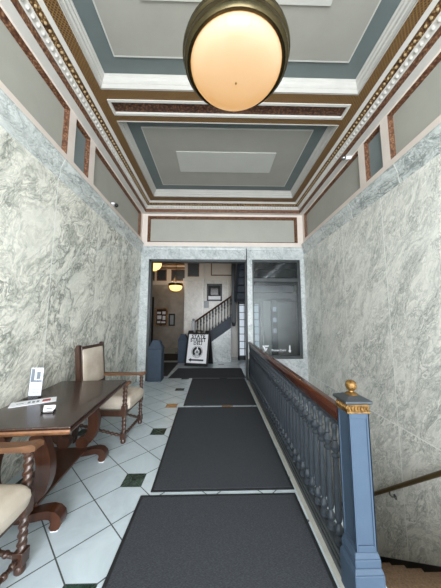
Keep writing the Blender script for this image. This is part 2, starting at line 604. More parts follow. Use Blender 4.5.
# ------------------------------------------------------------------ back wall of the passage
ox0, ox1, oz = -1.565, .755, 2.80     # opening
wx0, wx1, wz0, wz1 = .882, 2.035, .475, 2.801
BT = .26
b = MB()
b.box(XL - WT, ox0, YB, YB + BT, -.15, oz)
b.box(XL - WT, XR + WT, YB, YB + BT, wz1, 3.105)
b.box(XL - WT, wx0, YB, YB + BT, oz, wz1)
b.box(ox1, wx0, YB, YB + BT, -.15, oz)
b.box(wx1, XR + WT, YB, YB + BT, ZD, wz1)
b.box(WX - .12, wx1, YB, YB + BT, ZD, wz0)
wb = struct(b, 'wall_back', M['marble_back'])
struct(MB().prism([(0, 3.02), (.012, 3.03), (.018, 3.07), (.03, 3.09), (.03, 3.105), (0, 3.106)], lambda d, z, x: (x, YB - d, z), XL + .06, XR - .06), 'cap_moulding', M['marble_back'], wb)
f = MB()
px0, px1, pz0, pz1 = -1.62, 2.0, 3.215, 3.865
P = lambda x, z, d=0: (x, YB + .0 - d, z)
f.quad(P(XL, 3.105), P(XR, 3.105), P(XR, pz0), P(XL, pz0))
f.quad(P(XL, pz1), P(XR, pz1), P(XR, ZS + .2), P(XL, ZS + .2))
f.quad(P(XL, pz0), P(px0, pz0), P(px0, pz1), P(XL, pz1))
f.quad(P(px1, pz0), P(XR, pz0), P(XR, pz1), P(px1, pz1))
f.box(XL - WT, XR + WT, YB + .09, YB + BT, 3.105, ZS + .3)
struct(f, 'frieze', M['plaster'], wb)
m = MB()
a, dd = .06, -.055
o4 = [(px0, pz0), (px1, pz0), (px1, pz1), (px0, pz1)]
i4 = [(px0 + a, pz0 + a * .6), (px1 - a, pz0 + a * .6), (px1 - a, pz1 - a), (px0 + a, pz1 - a)]
for k in range(4):
    j = (k + 1) % 4
    m.quad(P(*o4[k]), P(*o4[j]), P(*i4[j], dd), P(*i4[k], dd))
struct(m, 'panel_moulding', M['brown'], wb)
struct(MB().quad(*[P(*t, dd) for t in i4]), 'panel', M['panel_grey'], wb)

# front wall around the street entrance behind the viewer
b = MB()
b.box(XL - WT, XR + WT, YF - .2, YF, 3.45, ZS + .3)
b.box(XL - WT, XL + .2, YF - .2, YF, -.15, 3.45)
b.box(XR - .2, XR + WT, YF - .2, YF, -.15, 3.45)
wf = struct(b, 'wall_front', M['marble_back'])

# ------------------------------------------------------------------ cornice around the passage
def ring(d0, z0, d1, z1, mb, mi=0, y_front=YF):
    def c(d, z):
        return [(XL + d, y_front, z), (XL + d, YB - d, z), (XR - d, YB - d, z), (XR - d, y_front, z)]
    a, b_ = c(d0, z0), c(d1, z1)
    for k in range(3):
        mb.quad(a[k], a[k + 1], b_[k + 1], b_[k], mi)
cw, cb, cd = MB(), MB(), MB()
ring(0, ZW, .095, ZW, cw)
ring(.095, ZW, .100, ZW + .02, cb)
ring(.100, ZW + .02, .108, 3.995, cb)
ring(.108, 3.995, .113, 4.003, cw)
ring(.113, 4.003, .148, 4.055, cw)
ring(.148, 4.055, .153, 4.058, cw)
ring(.153, 4.058, .205, 4.098, cd)
ring(.205, 4.098, .212, 4.104, cw)
ring(.212, 4.104, .240, ZS, cw)
# egg-and-dart bumps and bead row along the cornice
def eggs(mb, d, z, step, r, sc):
    y = YF + .1
    while y < YB - d - .02:
        mb.ball((XL + d, y, z), r, 6, 4, sc)
        mb.ball((XR - d, y, z), r, 6, 4, sc)
        y += step
    x = XL + d + .03
    while x < XR - d - .02:
        mb.ball((x, YB - d, z), r, 6, 4, (sc[1], sc[0], sc[2]))
        x += step
eggs(cw, .134, 4.026, .062, .024, (.8, .85, 1.15))
ce = MB()
eggs(ce, .180, 4.074, .06, .014, (1, 1, 1))
struct(cw, 'trim_1', M['plaster_trim'])
struct(cb, 'trim_2', M['brown'])
t3 = struct(cd, 'trim_3', M['brown_dark'])
struct(ce, 'beads', M['bead'], t3)

# ------------------------------------------------------------------ coffered ceiling
tx0, tx1 = XL + .378, XR - .378
trays = [(-3.0, -.63), (-.15, 2.59), (3.07, YB - .43)]
b = MB()
ya, yb_ = YF, YB - .24
xs0, xs1 = XL + .24, XR - .24
Q = lambda mb, x0, x1, y0, y1, z, mi=0: mb.quad((x0, y0, z), (x0, y1, z), (x1, y1, z), (x1, y0, z), mi)
Q(b, xs0, tx0, ya, yb_, ZS)
Q(b, tx1, xs1, ya, yb_, ZS)
Q(b, tx0, tx1, trays[2][1], yb_, ZS)
Q(b, tx0, tx1, ya, trays[0][0], ZS)
ins = [(2.735, 2.955), (-.49, -.27)]
for (g0, g1), (i0, i1) in zip([(2.59, 3.07), (-.63, -.15)], ins):
    Q(b, tx0, tx1, g0, i0, ZS)
    Q(b, tx0, tx1, i1, g1, ZS)
b.box(XL - WT, XR + WT, YF, YB + BT, ZT + .05, ZT + .2)
ceil_o = struct(b, 'ceiling', M['fret'])
for (i0, i1) in ins:
    w_ = .028
    fr = MB()
    fr.box(tx0, tx1, i0 - .004, i0 + w_, ZS - .012, ZS + .03)
    fr.box(tx0, tx1, i1 - w_, i1 + .004, ZS - .012, ZS + .03)
    fr.box(tx0 - .004, tx0 + w_, i0 + w_, i1 - w_, ZS - .012, ZS + .03)
    fr.box(tx1 - w_, tx1 + .004, i0 + w_, i1 - w_, ZS - .012, ZS + .03)
    struct(fr, 'beam_panel_edging', M['plaster_trim'], ceil_o)
    k = MB()
    Q(k, tx0 + w_, tx1 - w_, i0 + w_, i1 - w_, ZS + .015)
    struct(k, 'beam_panel', M['fret_dark'], ceil_o)
for (y0, y1) in trays:
    prof = [(0, ZS - .006), (-.012, ZS - .006), (-.012, ZS), (.0, ZS + .002), (.004, ZS + .05), (.016, ZS + .056), (.018, ZS + .09), (.034, ZS + .105), (.036, ZS + .125), (.05, ZS + .135), (.05, ZT)]
    cr = MB()
    for (d0, z0), (d1, z1) in zip(prof, prof[1:]):
        c4 = lambda d, z: [(tx0 + d, y0 + d, z), (tx0 + d, y1 - d, z), (tx1 - d, y1 - d, z), (tx1 - d, y0 + d, z)]
        A, B_ = c4(d0, z0), c4(d1, z1)
        for k in range(4):
            cr.quad(A[k], A[(k + 1) % 4], B_[(k + 1) % 4], B_[k])
    struct(cr, 'crown_moulding', M['crown'], ceil_o)
    t = MB()
    Q(t, tx0, tx1, y0, y1, ZT)
    struct(t, 'tray_border', M['tray_blue'], ceil_o)
    fx0, fx1, fy0, fy1 = tx0 + .255, tx1 - .255, y0 + .255, y1 - .255
    t = MB().box(fx0, fx1, fy0, fy1, ZT - .014, ZT + .01)
    struct(t, 'tray_field', M['tray_field'], ceil_o)
    e = MB()
    for (a0, a1, c0, c1) in [(fx0 - .014, fx1 + .014, fy1, fy1 + .014), (fx0 - .014, fx1 + .014, fy0 - .014, fy0), (fx0 - .014, fx0, fy0, fy1), (fx1, fx1 + .014, fy0, fy1)]:
        e.box(a0, a1, c0, c1, ZT - .016, ZT + .01)
    struct(e, 'tray_edging', M['tray_white'], ceil_o)
    t = MB().box(tx0 + .69, tx1 - .69, y0 + .74, y1 - .73, ZT - .03, ZT)
    struct(t, 'tray_panel', M['tray_white'], ceil_o)

# ------------------------------------------------------------------ opening frame and window in the back wall
b = MB()
b.box(ox0, ox0 + .055, YB + .03, YB + .2, 0, oz)
b.box(ox0, ox1, YB + .03, YB + .2, oz - .05, oz)
b.box(ox1 - .03, ox1, YB + .03, YB + .2, 0, oz - .05)
struct(b, 'door_1', M['frame_metal'])
w1 = MB()
fw = .06
w1.box(wx0, wx0 + fw * .7, YB + .03, YB + .12, wz0, wz1)
w1.box(wx1 - fw, wx1, YB + .03, YB + .12, wz0, wz1)
w1.box(wx0 + fw * .7, wx1 - fw, YB + .03, YB + .12, wz1 - .06, wz1)
w1.box(wx0 + fw * .7, wx1 - fw, YB + .03, YB + .12, wz0, wz0 + .07)
w1.box(wx0 + fw * .7, wx1 - fw, YB + .03, YB + .12, 2.27, 2.355)
win = struct(w1, 'window_1', M['frame_metal'], None, .004)
g = MB()
g.box(wx0 + .03, wx1 - .04, YB + .07, YB + .076, wz0 + .05, 2.30)
g.box(wx0 + .03, wx1 - .04, YB + .07, YB + .076, 2.33, wz1 - .04)
struct(g, 'pane', M['glass'], win)
X90 = lambda x, y, z, s=0: Matrix.Translation((x, y, z)) @ Matrix.Rotation(R(90), 4, 'X')
text('Program Center', .062, 'lettering', M['vinyl'], win, X90(1.49, YB + .067, .665), sx=.82)
lg = MB()
y_ = YB + .066
for (pts) in [[(1.10, .775), (1.145, .775), (1.185, .70), (1.162, .655)], [(1.155, .775), (1.262, .775), (1.245, .745), (1.172, .745)], [(1.195, .715), (1.228, .715), (1.185, .64), (1.172, .66)]]:
    lg.prism(pts, lambda x, z, y: (x, y, z), y_, y_ + .002)
lg.build('window_emblem', M['vinyl'], win)
ar = MB()
ar.prism([(1.73, .775), (1.762, .775), (1.762, .66), (1.785, .66), (1.746, .605), (1.707, .66), (1.73, .66)], lambda x, z, y: (x, y, z), y_, y_ + .002)
ar.build('window_arrow', M['vinyl'], win)

# cable running down beside the opening
cab = MB().tube([(.752, YB - .012, 3.08), (.752, YB - .012, 2.0), (.75, YB - .012, 1.0), (.75, YB - .012, .02)], .009, 8)
tag(cab.build('cable', M['black']), 'black cable running down the marble post left of the window', 'cable')

# ------------------------------------------------------------------ lobby shell
b = MB()
b.box(LX0 - .2, LX0, YB, YE + .2, -.15, 4.4)
struct(b, 'wall_lobby_left', M['lobby_stone'])
struct(MB().box(LX1, LX1 + .2, YB, YE, -.15, 4.4), 'wall_lobby_right', M['lobby_wall'])
b = MB()
b.box(LX0, -1.15, YE, YE + .2, -.15, 3.05, 0)
b.box(LX0, -1.15, YE, YE + .2, 3.05, 4.4, 1)
b.box(LX0, -1.15, YE - .06, YE, 3.0, 3.12, 0)
b.box(LX0, -1.15, YE - .12, YE, 3.93, 4.0, 2)
b.box(LX0, -1.15, YE - .2, YE, 4.0, 4.06, 1)
b.box(LX0, -1.15, YE - .3, YE, 4.06, 4.13, 2)
wl = struct(b, 'wall_lobby_far', [M['lobby_stone'], M['lobby_wall'], M['fret']])
for (x0, x1) in [(-3.28, -3.02), (-2.92, -2.42), (-2.2, -1.3)]:
    struct(MB().box(x0, x1, YE - .02, YE + .01, 3.32, 3.9), 'panel_moulding', M['brown'], wl)
    struct(MB().box(x0 + .05, x1 - .05, YE - .03, YE, 3.37, 3.85), 'panel', M['soffit_dark'], wl)
b = MB()
b.box(-1.15, LX1, YS, YE, -.15, 2.9, 0)
b.box(-1.15, LX1, YS, YE, 2.9, 4.4, 1)
b.box(-1.15, -.42, YS - .12, YS, -.15, 2.9, 0)
b.box(-1.2, -.40, YS - .16, YS, 2.84, 2.93, 0)
b.box(-1.15, -.42, YS - .12, YS, 2.93, 4.4, 1)
b.box(-.42, LX1, YS - .03, YS, 2.72, 2.80, 0)
wl2 = struct(b, 'wall_lobby_back', [M['marble_lobby'], M['lobby_wall']])
struct(MB().box(-1.04, -.60, YS - .135, YS - .1, 3.0, 3.6), 'panel_moulding', M['brown_dark'], wl2)
struct(MB().box(-1.01, -.63, YS - .14, YS - .1, 3.03, 3.57), 'panel', M['soffit_dark'], wl2)
fr = MB()
for (x0, x1, z0, z1) in [(-.16, 1.3, 3.06, 3.10), (-.16, -.12, 3.1, 3.9), (1.26, 1.3, 3.1, 3.9)]:
    fr.box(x0, x1, YS - .03, YS, z0, z1)
struct(fr, 'panel_moulding', M['brown_dark'], wl2)
b = MB().box(LX0, LX1, YB + BT, YE, 4.4, 4.5, 0)
for y in (6.2, 8.0, 9.8):
    b.box(LX0, LX1, y, y + .35, 4.15, 4.4, 1)
b.box(-1.9, -1.55, YB + BT, YE, 4.15, 4.4, 1)
struct(b, 'ceiling_lobby', [M['tray_blue'], M['fret']])
b = MB()
b.box(LX0, XL - WT, YB, YB + BT, -.15, 4.4)
b.box(XR + WT, LX1, YB, YB + BT, -.15, 4.4)
struct(b, 'wall_lobby_front', M['lobby_wall'])

# ------------------------------------------------------------------ lobby staircase going up to the right
st = thing('lobby_staircase', 'lobby staircase with slate stringer and wooden handrail rising behind the folding sign', 'stairs', (-.6, 8.0, 0))
# x runs from 0 (foot) to 1.25 (under the drop post); slope .74
sl = .70
def zs(x):
    return .33 + sl * x
tri = [(.12, 0), (1.14, 0), (1.14, zs(1.14) - .02), (.12, zs(.12) - .02)]
MB().prism(tri, lambda x, z, y: (x, y, z), 0, .12).build('marble_apron', M['marble_back'], st)
MB().prism([(-.05, zs(-.05) - .02), (1.15, zs(1.15) - .02), (1.15, zs(1.15) + .37), (-.05, zs(-.05) + .37)], lambda x, z, y: (x, y, z), -.04, .0).build('stringer', M['slate'], st)
tr = MB()
for i in range(6):
    tr.box(.02 + .2 * i, 1.15, .12, .85, .55 + .14 * i - .14, .55 + .14 * i)
tr.build('treads', M['slate'], st)
hb = MB()
hb.prism([(-.06, -.035), (1.15, -.035 + sl * 1.21), (1.15, .035 + sl * 1.21), (-.06, .035)], lambda x, z, y: (x, y, z + 1.31), -.06, .0)
hb.build('handrail', M['lobby_rail_wood'], st, .01)
for i in range(12):
    x = .03 + i * .1
    zb = zs(x) + .36
    bl = MB().lathe([(.02, zb), (.026, zb + .06), (.013, zb + .10), (.017, zb + .25), (.013, zb + .38), (.03, zb + .43), (.015, zb + .48), (.03, zb + .55), (.018, zb + .64)], 8, (x, -.03, 0))
    bl.build('baluster', M['iron_dark'], st)
nb = MB()
nb.box(-.17, -.06, -.085, .025, 0, 1.30)
nb.box(-.18, -.05, -.095, .035, 1.30, 1.33)
nb.ball((-.115, -.03, 1.37), .045, 10, 6)
nb.build('newel', M['plaque_grey'], st, .006)
# returning upper flight with its stepped soffit and drop post
uf = thing('upper_stair_flight', 'dark stepped underside of the upper stair flight at the opening top right', 'stairs', (.62, 7.9, 2.0))
s1 = MB()
for i in range(9):
    s1.box(.1, 1.9, -.22 * (i + 1), -.22 * i, .05 + .2 * i, .05 + .2 * i + .26)
s1.build('soffit_steps', M['slate'], uf, .008)
s2 = MB().prism([(0, -.12), (0, .4), (-1.98, 2.2), (-1.98, 1.7)], lambda y, z, x: (x, y, z), .02, .1)
s2.build('stringer', M['soffit_dark'], uf)
s3 = MB().box(-.06, .08, -.08, .06, -.72, 2.4)
s3.lathe([(.04, -.84), (.06, -.80), (.07, -.72)], 10, (.01, -.01, 0))
s3.build('drop_post', M['soffit_dark'], uf, .008)

# lattice glazed door under the upper flight
ld = thing('lattice_door', 'door of frosted panes in a dark lattice seen beyond the marble post', 'door', (.86, 8.35, 0))
MB().box(0, .70, 0, .03, .15, 1.92).build('frosted_panel', M['pane_lit'], ld)
lb = MB()
for x in (-.06, .16, .33, .50, .68):
    wv = .06 if x in (-.06, .68) else .022
    lb.box(x, x + wv, -.03, .04, 0, 2.0)
for k in range(8):
    lb.box(0, .70, -.025, .035, .12 + .25 * k, .14 + .25 * k)
lb.box(-.06, .74, -.03, .04, 1.92, 2.02)
lb.box(-.06, .74, -.03, .04, 0, .15)
lb.build('lattice', M['soffit_dark'], ld)

# pale column and hanging signs behind the window
col = MB().box(1.66, 1.94, 8.2, 8.5, 0, 2.03)
tag(col.build('pillar', M['lobby_wall'], None, .01), 'pale plaster pillar in the room behind the window', 'pillar')
hs = [(2.07, 1.74), (2.07, 1.37), (2.07, 1.0)]
for k, (x, z) in enumerate(hs):
    o = MB().box(x - .06, x + .05, 8.155, 8.178, z - .08, z + .08)
    tag(o.build('wall_notice', M['white_paper'], None, .004), ['topmost small white notice on the dark pier seen through the window', 'middle small white notice on the dark pier seen through the window', 'lowest small white notice on the dark pier seen through the window'][k], 'notice', 'white notices behind the window')
tag(MB().box(1.98, 2.17, 8.18, 8.4, 0, 2.03).build('pier', M['soffit_dark'], None, .01), 'dark narrow pier carrying white notices behind the window', 'pillar')
struct(MB().box(1.98, LX1, 8.55, 8.7, 0, 2.34), 'wall_lobby_inner', M['lobby_stone'])
struct(MB().box(.78, LX1, 8.2, 8.54, 2.035, 2.34), 'trim_5', M['soffit_dark'])
fa = thing('fire_alarm_bell', 'red round fire alarm bell on the dark lintel behind the window', 'alarm', (2.50, 8.1, 2.19))
MB().lathe([(.04, 0), (.12, .01), (.13, .04), (.09, .08), (.02, .1)], 20, xf=Matrix.Rotation(R(90), 4, 'X')).build('bell', M['red'], fa)
MB().box(-.06, .06, 0, .098, -.06, .06).build('bracket', M['red'], fa)

# framed picture on the lobby wall
pf = thing('framed_picture', 'black framed picture with a white strip on the lobby wall above the stairs', 'picture', (-.02, YS - .035, 2.41))
b = MB()
for (x0, x1, z0, z1) in [(-.29, -.23, -.33, .33), (.23, .29, -.33, .33), (-.23, .23, .26, .33), (-.23, .23, -.33, -.27)]:
    b.box(x0, x1, -.03, .03, z0, z1)
b.build('frame', M['black'], pf)
b = MB().box(-.23, .23, 0, .02, -.14, .26, 0).box(-.14, .14, -.004, 0, -.1, .16, 1)
b.build('print', [M['black_matte'], M['screen']], pf)
b = MB().box(-.23, .23, 0, .02, -.27, -.14)
b.build('caption_strip', M['white_paper'], pf)
tag(MB().box(-.50, -.23, YS - .025, YS - .001, 1.82, 2.09).build('wall_plate', M['plaque_grey'], None, .006), 'plain grey square plate on the lobby wall below the framed picture', 'plate')

# directory case, dark plaque and tall doorway on the far corridor wall
dc = thing('directory_case', 'brass framed glass directory case on the far corridor wall', 'directory', (-2.63, YE, 1.52))
b = MB()
for (x0, x1, z0, z1) in [(-.33, -.25, -.45, .45), (.25, .33, -.45, .45), (-.25, .25, .38, .45), (-.25, .25, -.45, -.38)]:
    b.box(x0, x1, -.08, 0, z0, z1)
b.build('frame', M['mail_lit'], dc, .01)
b = MB().box(-.25, .25, -.03, -.01, -.38, .38, 0)
for (x, z, w, h) in [(-.12, .2, .18, .1), (.12, .2, .16, .14), (-.1, -.02, .2, .18), (.13, -.05, .14, .2), (-.12, -.25, .16, .1), (.1, -.26, .2, .08)]:
    b.box(x - w / 2, x + w / 2, -.036, -.03, z - h / 2, z + h / 2, 1)
b.build('notice_board', [M['table_wood'], M['white_paper']], dc)
tag(MB().box(-2.27, -1.96, YE - .05, YE, 1.08, 1.68, 0).box(-2.2, -2.03, YE - .056, YE - .05, 1.15, 1.6, 1).build('wall_plaque', [M['black'], M['plaque_grey']], None, .008), 'dark framed plaque beside the brass directory case', 'plaque')
struct(MB().box(LX0 + .001, -3.02, YE - .03, YE, 0, 2.5), 'door_2', M['black_matte'])

# ------------------------------------------------------------------ pendant bowl lamps
def pendant(label, loc, Rr, mat, drop, depth, power):
    L = thing('pendant_lamp', label, 'lamp', loc, 0, 'brass rimmed bowl pendants')
    n = 48
    prof = [(.0005, -depth), (.08, -depth * .98), (.15, -depth * .91), (.21, -depth * .77), (.245, -depth * .58), (.262, -depth * .36), (.268, -.01), (.268, .02)]
    k = Rr / .31
    MB().lathe([(r * k, z * k) for r, z in prof], n, cap=False).build('bowl', mat, L)
    rim = [(.262, -.02), (.268, -.03), (.285, -.032), (.292, -.022), (.302, -.018), (.306, -.004), (.303, .012), (.312, .02), (.313, .036), (.304, .044), (.308, .056), (.302, .066), (.288, .068), (.262, .05), (.262, -.02)]
    MB().lathe([(r * k, z * k) for r, z in rim], n, cap=False).build('rim', M['brass'], L)
    st_ = MB().lathe([(.02, 0), (.035, .05), (.02, .1), (.012, .12), (.012, drop - .06), (.03, drop - .05), (.08, drop - .02), (.085, drop)], 14)
    for a in (0, 2.094, 4.189):
        st_.tube([(.29 * k * math.cos(a), .29 * k * math.sin(a), .04), (.02 * math.cos(a), .02 * math.sin(a), .5)], .005, 6)
    st_.build('stem', M['brass'], L)
    MB().ball((0, 0, -(depth + .005) * k), .006, 8, 6).build('knob', M['brass_dull'], L)
    li = bpy.data.lights.new('bulb', 'POINT')
    li.energy, li.color, li.shadow_soft_size = power, (1, .83, .64), .08
    lo = bpy.data.objects.new('bulb', li)
    C.objects.link(lo)
    lo.parent = L
    lo.location = (0, 0, .12)
    return L
main_lamp = pendant('large lit opal bowl pendant with brass rim hanging in the foreground', (.12, 1.248, 2.87), .31, M['bowl'], ZT - 2.87 - .03, .12, 6)
lob = pendant('lit bowl pendant in the lobby cut off by the left side of the opening', (-1.73, 6.30, 2.95), .335, M['bowl_lobby'], 4.4 - 2.95, .25, 22)
dup(lob, (-1.80, 10.8, 2.95), 0, 'farther lit bowl pendant in the lobby, above the dark plaque')

# ------------------------------------------------------------------ stair flight going down on the right
sf = thing('basement_staircase', 'brown carpeted stair flight going down beside the blue railing', 'stairs', (WX, Y0, 0))
n = 16
rise, run = .19, .2375
c_ = MB()
for i in range(n - 1):
    z = -rise * (i + 1)
    c_.box(.001, XR - WX - .03, run * i, run * (i + 1) + .025, z - .05, z)
    c_.box(.001, XR - WX - .03, run * (i + 1) - .01, run * (i + 1), z - rise, z - .05)
c_.build('carpeted_steps', M['carpet'], sf, .012)
sk = MB()
pts = []
top = [(0, .12), (run * (n - 1), -rise * (n - 1) + .12)]
sk.prism([(-.02, .06), (run * (n - 1), -rise * (n - 1) + .08), (run * (n - 1), -rise * (n - 1) - .25), (-.02, -.25)], lambda y, z, x: (x, y, z), XR - WX - .03, XR - WX - .002)
sk.build('skirting', M['black'], sf)

# wall handrail with bracket
wr = thing('wall_handrail', 'brass wall handrail sloping down beside the stairs on the right marble wall', 'handrail', (XR - .07, 2.35, -.087))
d_ = Vector((0, 1.02, -.86)).normalized()
MB().tube([tuple(d_ * t) for t in (-1.5, -.5, .5, 1.5, 3.2)], .022, 12).build('rail', M['brass_dull'], wr)
for t in (.83, -.9, 2.6):
    q = d_ * t
    MB().tube([(0, q.y, q.z - .02), (.005, q.y, q.z - .06), (.03, q.y, q.z - .085), (.069, q.y, q.z - .085)], .008, 8).lathe([(.028, 0), (.028, .006), (.012, .012)], 12, xf=Matrix.Translation((.07, q.y, q.z - .085)) @ Matrix.Rotation(R(-90), 4, 'Y')).build('bracket', M['steel'], wr, label='steel bracket')

# ------------------------------------------------------------------ railing along the stairwell
SK = .021                     # the railing runs very slightly askew
ry0, ry1 = 1.455, YB - .03
rl = thing('stair_railing', 'blue iron balustrade with wooden handrail along the stairwell', 'railing', (.712, ry0, 0), -math.atan(SK))
L_ = (ry1 - ry0)
br = MB()
br.box(-.042, .055, -.075, L_, 0, .05)
br.box(-.036, .042, -.075, L_, .05, .075)
br.box(-.030, .034, -.075, L_, .075, .105)
br.build('bottom_rail', M['iron_dark'], rl, .006)
MB().box(-.02, .02, -.075, L_, .772, .797).build('top_rail', M['iron_dark'], rl, .004)
hp = [(-.026, .80), (.026, .80), (.030, .82), (.038, .842), (.035, .862), (.02, .876), (-.02, .876), (-.035, .862), (-.038, .842), (-.030, .82)]
MB().prism(hp, lambda x, z, y: (x * .9, y, z), -.085, L_, smooth=True).build('handrail', M['rail_wood'], rl)
nbal = 41
bp = [(.026, .105), (.026, .135), (.014, .145), (.024, .165), (.027, .18), (.016, .2), (.012, .215), (.018, .225), (.020, .24), (.0185, .42), (.0165, .575), (.022, .58), (.024, .592), (.013, .605), (.025, .625), (.028, .642), (.016, .66), (.011, .675), (.019, .685), (.012, .70), (.015, .735), (.02, .76), (.014, .775), (.022, .785), (.022, .801)]
proto = MB().lathe([(r, .105 + (z - .105) * .668 / .696) for r, z in bp], 10).build('baluster', M['iron'], rl)
for i in range(nbal):
    o = proto if i == 0 else proto.copy()
    if i:
        C.objects.link(o)
        o.parent = rl
    o.location = (0, .02 + i * (L_ - .06) / (nbal - 1), 0)
# pale stone strip at the foot of the railing
struct(MB().prism([(.634, 1.0), (.664, 1.0), (.664 + SK * 4.4, 5.4), (.634 + SK * 4.0, 5.4)], lambda x, y, z: (x, y, z), 0, .014), 'trim_4', M['stone'])

# newel post
nw = thing('newel_post', 'blue painted iron newel post with gold ball finial at the railing end', 'post', (.733, 1.306, 0), 0)
def frus(mb, hw0, hw1, z0, z1, mi=0):
    v = [(sx * hw, sy * hw, z) for hw, z in ((hw0, z0), (hw1, z1)) for sx, sy in ((-1, -1), (1, -1), (1, 1), (-1, 1))]
    mb.add(v, [(3, 2, 1, 0), (4, 5, 6, 7)] + [(k, (k + 1) % 4, 4 + (k + 1) % 4, 4 + k) for k in range(4)], mi)
b = MB().box(-.049, .049, -.049, .049, .24, .887)
b.build('shaft', M['newel'], nw, .003)
pn = MB()
for rot in range(4):
    xf = Matrix.Rotation(rot * PI / 2, 4, 'Z')
    # raised stiles and rails leave a sunk panel on each face
    pn.box(-.0545, -.040, -.0545, -.046, .25, .887, 0, xf)
    pn.box(.040, .0545, -.0545, -.046, .25, .887, 0, xf)
    pn.box(-.040, .040, -.0545, -.046, .25, .278, 0, xf)
    pn.box(-.040, .040, -.0545, -.046, .86, .887, 0, xf)
pn.build('panel_frame', M['newel'], nw, .002)
pl = MB()
pl.box(-.072, .072, -.072, .072, 0, .165)
frus(pl, .072, .063, .165, .188)
pl.box(-.063, .063, -.063, .063, .188, .225)
frus(pl, .063, .0545, .225, .25)
pl.build('plinth', M['newel'], nw, .005)
gb = MB()
gb.box(-.055, .055, -.055, .055, .887, .929)
for rot in range(4):
    xf = Matrix.Rotation(rot * PI / 2, 4, 'Z')
    for k in range(7):
        gb.ball((-.048 + .016 * k, -.055, .911), .0092, 6, 5, (.8, .7, 1.6), 0, xf)
    gb.box(-.059, .059, -.060, -.053, .889, .897, 0, xf)
gb.build('carved_band', M['gold'], nw, label='gold leaf carved band')
cp = MB()
frus(cp, .057, .068, .929, .936)
cp.box(-.070, .070, -.070, .070, .936, .949)
frus(cp, .070, .030, .949, .967)
cp.build('cap', M['iron_dark'], nw, .003)
fn = MB().lathe([(.031, .965), (.033, .97), (.024, .976), (.013, .98), (.012, .985), (.018, .989), (.026, .998), (.029, 1.012), (.026, 1.027), (.017, 1.037), (.004, 1.041)], 20)
fn.build('finial', M['gold'], nw, label='gold ball finial')

# ------------------------------------------------------------------ floor mats
def floor_mat(label, pts, h=.009):
    cx = sum(p[0] for p in pts) / 4
    cy = sum(p[1] for p in pts) / 4
    t = thing('floor_mat', label, 'mat', (cx, cy, 0), 0, 'charcoal floor mats')
    loc = [(p[0] - cx, p[1] - cy) for p in pts]
    MB().prism(loc, lambda x, y, z: (x, y, z), .001, h - .003).build('rubber_border', M['mat_edge'], t, .002)
    w = max(p[0] for p in loc)
    hgt = max(p[1] for p in loc)
    inn = [(x * (1 - .022 / w), y * (1 - .022 / hgt)) for x, y in loc]
    MB().prism(inn, lambda x, y, z: (x, y, z), h - .003, h).build('pile', M['mat'], t)
    return t
floor_mat('nearest charcoal floor mat, cut off by the bottom of the picture', [(-.572, -.2), (.615, -.2), (.636, 2.018), (-.574, 2.018)])
floor_mat('second charcoal floor mat, between the table and the blue railing', [(-.507, 2.055), (.645, 2.06), (.672, 3.9), (-.572, 3.895)])
floor_mat('third charcoal floor mat, in front of the opening', [(-.5, 3.965), (.673, 3.965), (.70, 5.74), (-.525, 5.74)])
floor_mat('wide charcoal floor mat inside the lobby before the folding sign', [(-1.10, 5.78), (.74, 5.78), (.75, 6.95), (-1.04, 6.95)])
floor_mat('black floor mat between the two blue pedestals', [(-1.95, 6.0), (-1.16, 6.0), (-1.16, 7.9), (-1.95, 7.9)])
floor_mat('black floor mat on the far corridor floor behind the pedestals', [(-2.3, 8.25), (-1.25, 8.25), (-1.25, 9.9), (-2.3, 9.9)])

# ------------------------------------------------------------------ pedestals
def pedestal(label, loc):
    t = thing('pedestal', label, 'pedestal', loc, 0, 'blue pedestals')
    b = MB()
    frus(b, .152, .148, .05, .70)
    b.build('body', M['bollard'], t, .006)
    b = MB()
    b.box(-.157, .157, -.157, .157, 0, .05)
    b.build('base', M['bollard'], t, .006)
    b = MB()
    frus(b, .153, .155, .70, .725)
    frus(b, .155, .075, .725, .905)
    b.build('cap', M['bollard'], t, .006)
    return t
p1 = pedestal('nearer blue pyramid-topped pedestal at the left jamb of the opening', (-1.352, 5.635, 0))
dup(p1, (-1.035, 7.93, 0), 0, 'farther blue pyramid-topped pedestal left of the folding sign')

# ------------------------------------------------------------------ folding sign
sg = thing('sandwich_board', 'black folding sandwich board with white STATE STREET DELI panel and left arrow', 'sign', (-.48, 7.42, 0), R(-16))
tilt = math.atan(.26 / 1.0)
def sgm(front):
    s_ = 1 if front else -1
    return Matrix.Translation((0, -.27 * s_, .02)) @ Matrix.Rotation(-tilt * s_, 4, 'X')
for front in (True, False):
    xf = sgm(front)
    b = MB()
    b.box(-.36, .36, -.025, .025, 0, .08, 0, xf)
    b.box(-.36, -.31, -.025, .025, .08, .98, 0, xf)
    b.box(.31, .36, -.025, .025, .08, .98, 0, xf)
    b.box(-.31, .31, -.012, .02, .08, .94, 0, xf)
    b.box(-.31, .31, -.025, .025, .94, .98, 0, xf)
    b.box(-.35, -.2, -.025, .025, .98, 1.05, 0, xf)
    b.box(.2, .35, -.025, .025, .98, 1.05, 0, xf)
    b.build('frame', M['black'], sg, .004)
xf = sgm(True)
b = MB()
b.box(-.11, -.08, -.02, .02, .98, 1.05, 0, xf).box(.08, .11, -.02, .02, .98, 1.05, 0, xf).box(-.11, .11, -.02, .02, 1.03, 1.06, 0, xf)
b.build('handle', M['black'], sg)
fc = xf @ Matrix.Translation((0, -.0135, 0))
MB().box(-.31, .31, -.004, .004, .08, .935, 0, fc).build('poster', M['white_paper'], sg)
T = lambda x, z: fc @ Matrix.Translation((x, -.006, z)) @ Matrix.Rotation(R(90), 4, 'X')
text('STATE', .15, 'lettering', M['ink'], sg, T(0, .865), .0015, sx=.95, spacing=1.1)
text('STREET', .15, 'lettering', M['ink'], sg, T(0, .755), .0015, sx=.95, spacing=1.08)
